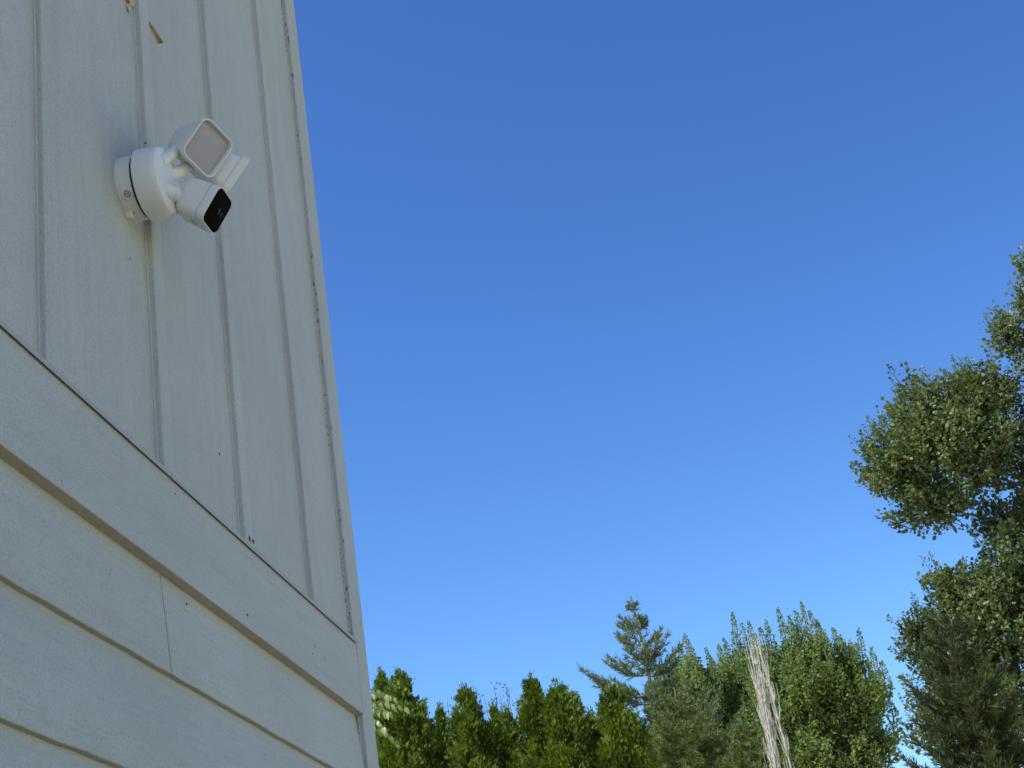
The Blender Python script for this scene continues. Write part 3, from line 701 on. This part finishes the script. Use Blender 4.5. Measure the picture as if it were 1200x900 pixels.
# ---- dead columnar tree: bare bleached stems
dt = empty('dead_tree', (0, 0, 0), 'dead leafless tree of pale bleached upright stems among the maples', 'dead tree')
b0 = at(912, 905, 18.5); b0[2] = -.05; dt.location = Vector(b0)
r_ = random.Random(4)
tip0 = at(869, 735, 18.5)
for k in range(12):
    tb = Tubes(); a = r_.uniform(0, 6.28); rr = r_.uniform(.02, .11)
    bs = b0 + np.array([math.cos(a) * .06, math.sin(a) * .06, 0]); zt = tip0[2] - r_.uniform(0, .75) * (1 if k else 0)
    tp = np.array([b0[0] + (r_.uniform(-.15, .13)) , b0[1] + r_.uniform(-.15, .15), zt])
    if k == 0: tp = tip0
    cv = curve(bs, tp, (math.cos(a) * .09, math.sin(a) * .09, 0), 16, .006)
    tb.add(cv, np.linspace(.032, .0035, 16) * r_.uniform(.35, .9), 6)
    st = link('stem', tb.mesh(), M_DEAD, dt, True)
    tw = Tubes()
    for j in range(34):
        u = r_.uniform(.45, .97); i0 = int(u * 15); p = cv[i0]; aa = r_.uniform(0, 6.28); ln = r_.uniform(.25, 1.0) * (1.15 - u * .7)
        q_ = p + np.array([math.cos(aa) * ln * r_.uniform(.06, .19), math.sin(aa) * ln * r_.uniform(.06, .19), ln * r_.uniform(.6, 1.0)])
        tw.add(curve(p, q_, (math.cos(aa) * .02, math.sin(aa) * .02, 0), 6, .003), np.linspace(.0058, .0020, 6) * r_.uniform(.6, 1.2), 4)
    tag(link('twigs', tw.mesh(), M_DEAD, st), kind='stuff')

# ---- thin upright twigs rising behind the hedge
sh = empty('sparse_shrub', (0, 0, 0), 'thin upright shoots with tiny leaves rising behind the arborvitae row', 'shrub')
b0 = at(584, 900, 16.0); b0[2] = -.05; sh.location = Vector(b0)
for (px, py) in ((562, 813), (568, 818), (579, 803), (592, 801), (594, 806), (586, 815), (606, 826), (554, 803), (524, 822)):
    tip = at(px, py, 16.0); tb = Tubes(); cv = curve(b0 + [RNG.uniform(-.05, .05), 0, 0], tip, ((tip[0] - b0[0]) * .25, 0, 0), 12, .012)
    tb.add(cv, np.linspace(.02, .003, 12), 5)
    for j in range(10):
        i0 = random.randint(8, 10); p = cv[i0]; dd = rdir(1)[0] * .10 + np.array([0, 0, .16]); tb.add(curve(p, p + dd, n_=3), [.004, .003, .002], 4)
    s_ = link('shoot', tb.mesh(), M_BARK, sh, True)
    nn = 60; t = RNG.uniform(.80, 1.0, nn); P = cv[0] + (cv[-1] - cv[0]) * t[:, None]; ii = (t * 11).astype(int).clip(0, 10); P = cv[ii] + (cv[ii + 1] - cv[ii]) * (t * 11 - ii)[:, None] + RNG.normal(0, .035, (nn, 3))
    link('leaves', quads(leaf_quads(P, nrm(rdir(nn) * .8 + [0, 0, .8]), rdir(nn), RNG.uniform(.025, .05, nn), np.full(nn, .016))), M_TWIGLEAF, s_)

# ---- the pale-leaved branch by the house corner
BD = 9.0
lb = empty('leafy_shrub', (0, 0, 0), 'arching shrub branches with large pale green leaves showing past the house corner', 'shrub')
b0 = at(395, 900, BD); b0[2] = -.05; lb.location = Vector(b0)
tb = Tubes()
arcs = [((415, 830), (474, 829)), ((415, 820), (462, 817)), ((420, 838), (455, 834)), ((422, 850), (464, 868)), ((422, 845), (450, 852)), ((410, 812), (452, 814))]
top = at(400, 860, BD); tb.add(curve(b0, top, (.05, .1, 0), 8, .01), np.linspace(.035, .014, 8), 7)
leafspots = []
for (a, b) in arcs:
    p0 = at(a[0], a[1], BD + random.uniform(-.15, .15)); p1 = at(b[0], b[1], BD + random.uniform(-.15, .15))
    tb.add(curve(top, p0, (0, 0, .04), 5), np.linspace(.012, .007, 5), 5); cv = curve(p0, p1, (0, 0, .035), 9, .003); tb.add(cv, np.linspace(.007, .002, 9), 5)
    for i in range(2, 9): leafspots.append((cv[i], nrm(cv[min(8, i+1)] - cv[i-1]), i))
link('branch', tb.mesh(), M_BARK, lb, True)
def leaf_mesh():                                   # one folded, pointed oval leaf along +X, 1 unit long
    V = []; Fc = []; n_ = 7
    for i in range(n_):
        t = i / (n_ - 1); w_ = .26 * math.sin(math.pi * t ** .8) * (1 - .15 * t); zc = -.22 * t * t
        V += [(t, -w_, zc + .06 * w_ / .26), (t, 0, zc), (t, w_, zc + .06 * w_ / .26)]
    for i in range(n_ - 1):
        for j in (0, 1): Fc.append((i*3+j, i*3+j+1, i*3+j+4, i*3+j+3))
    return mesh_from(V, Fc)
LM_ = leaf_mesh(); LM_.materials.append(M_PALE); LM_.shade_smooth()
for (p, d, i) in leafspots:
    for sgn in (-1, 1):
        if random.random() < .12: continue
        o = bpy.data.objects.new('leaf', LM_); COL.objects.link(o); o.parent = lb
        ax = Vector(nrm(d * .35 + np.cross(d, [0, 0, 1.0]) * sgn * .35 + np.array([random.uniform(-.2, .2), random.uniform(-.2, .2), -.75])))
        up = Vector((random.uniform(-.5, .1), random.uniform(-.9, -.2), .6)); y_ = up.cross(ax).normalized(); z_ = ax.cross(y_)
        sc = random.uniform(.040, .064)
        mm = Matrix((ax, y_, z_)).transposed().to_4x4() @ Matrix.Scale(sc, 4); mm.translation = Vector(p) - Vector(b0)
        o.matrix_basis = mm
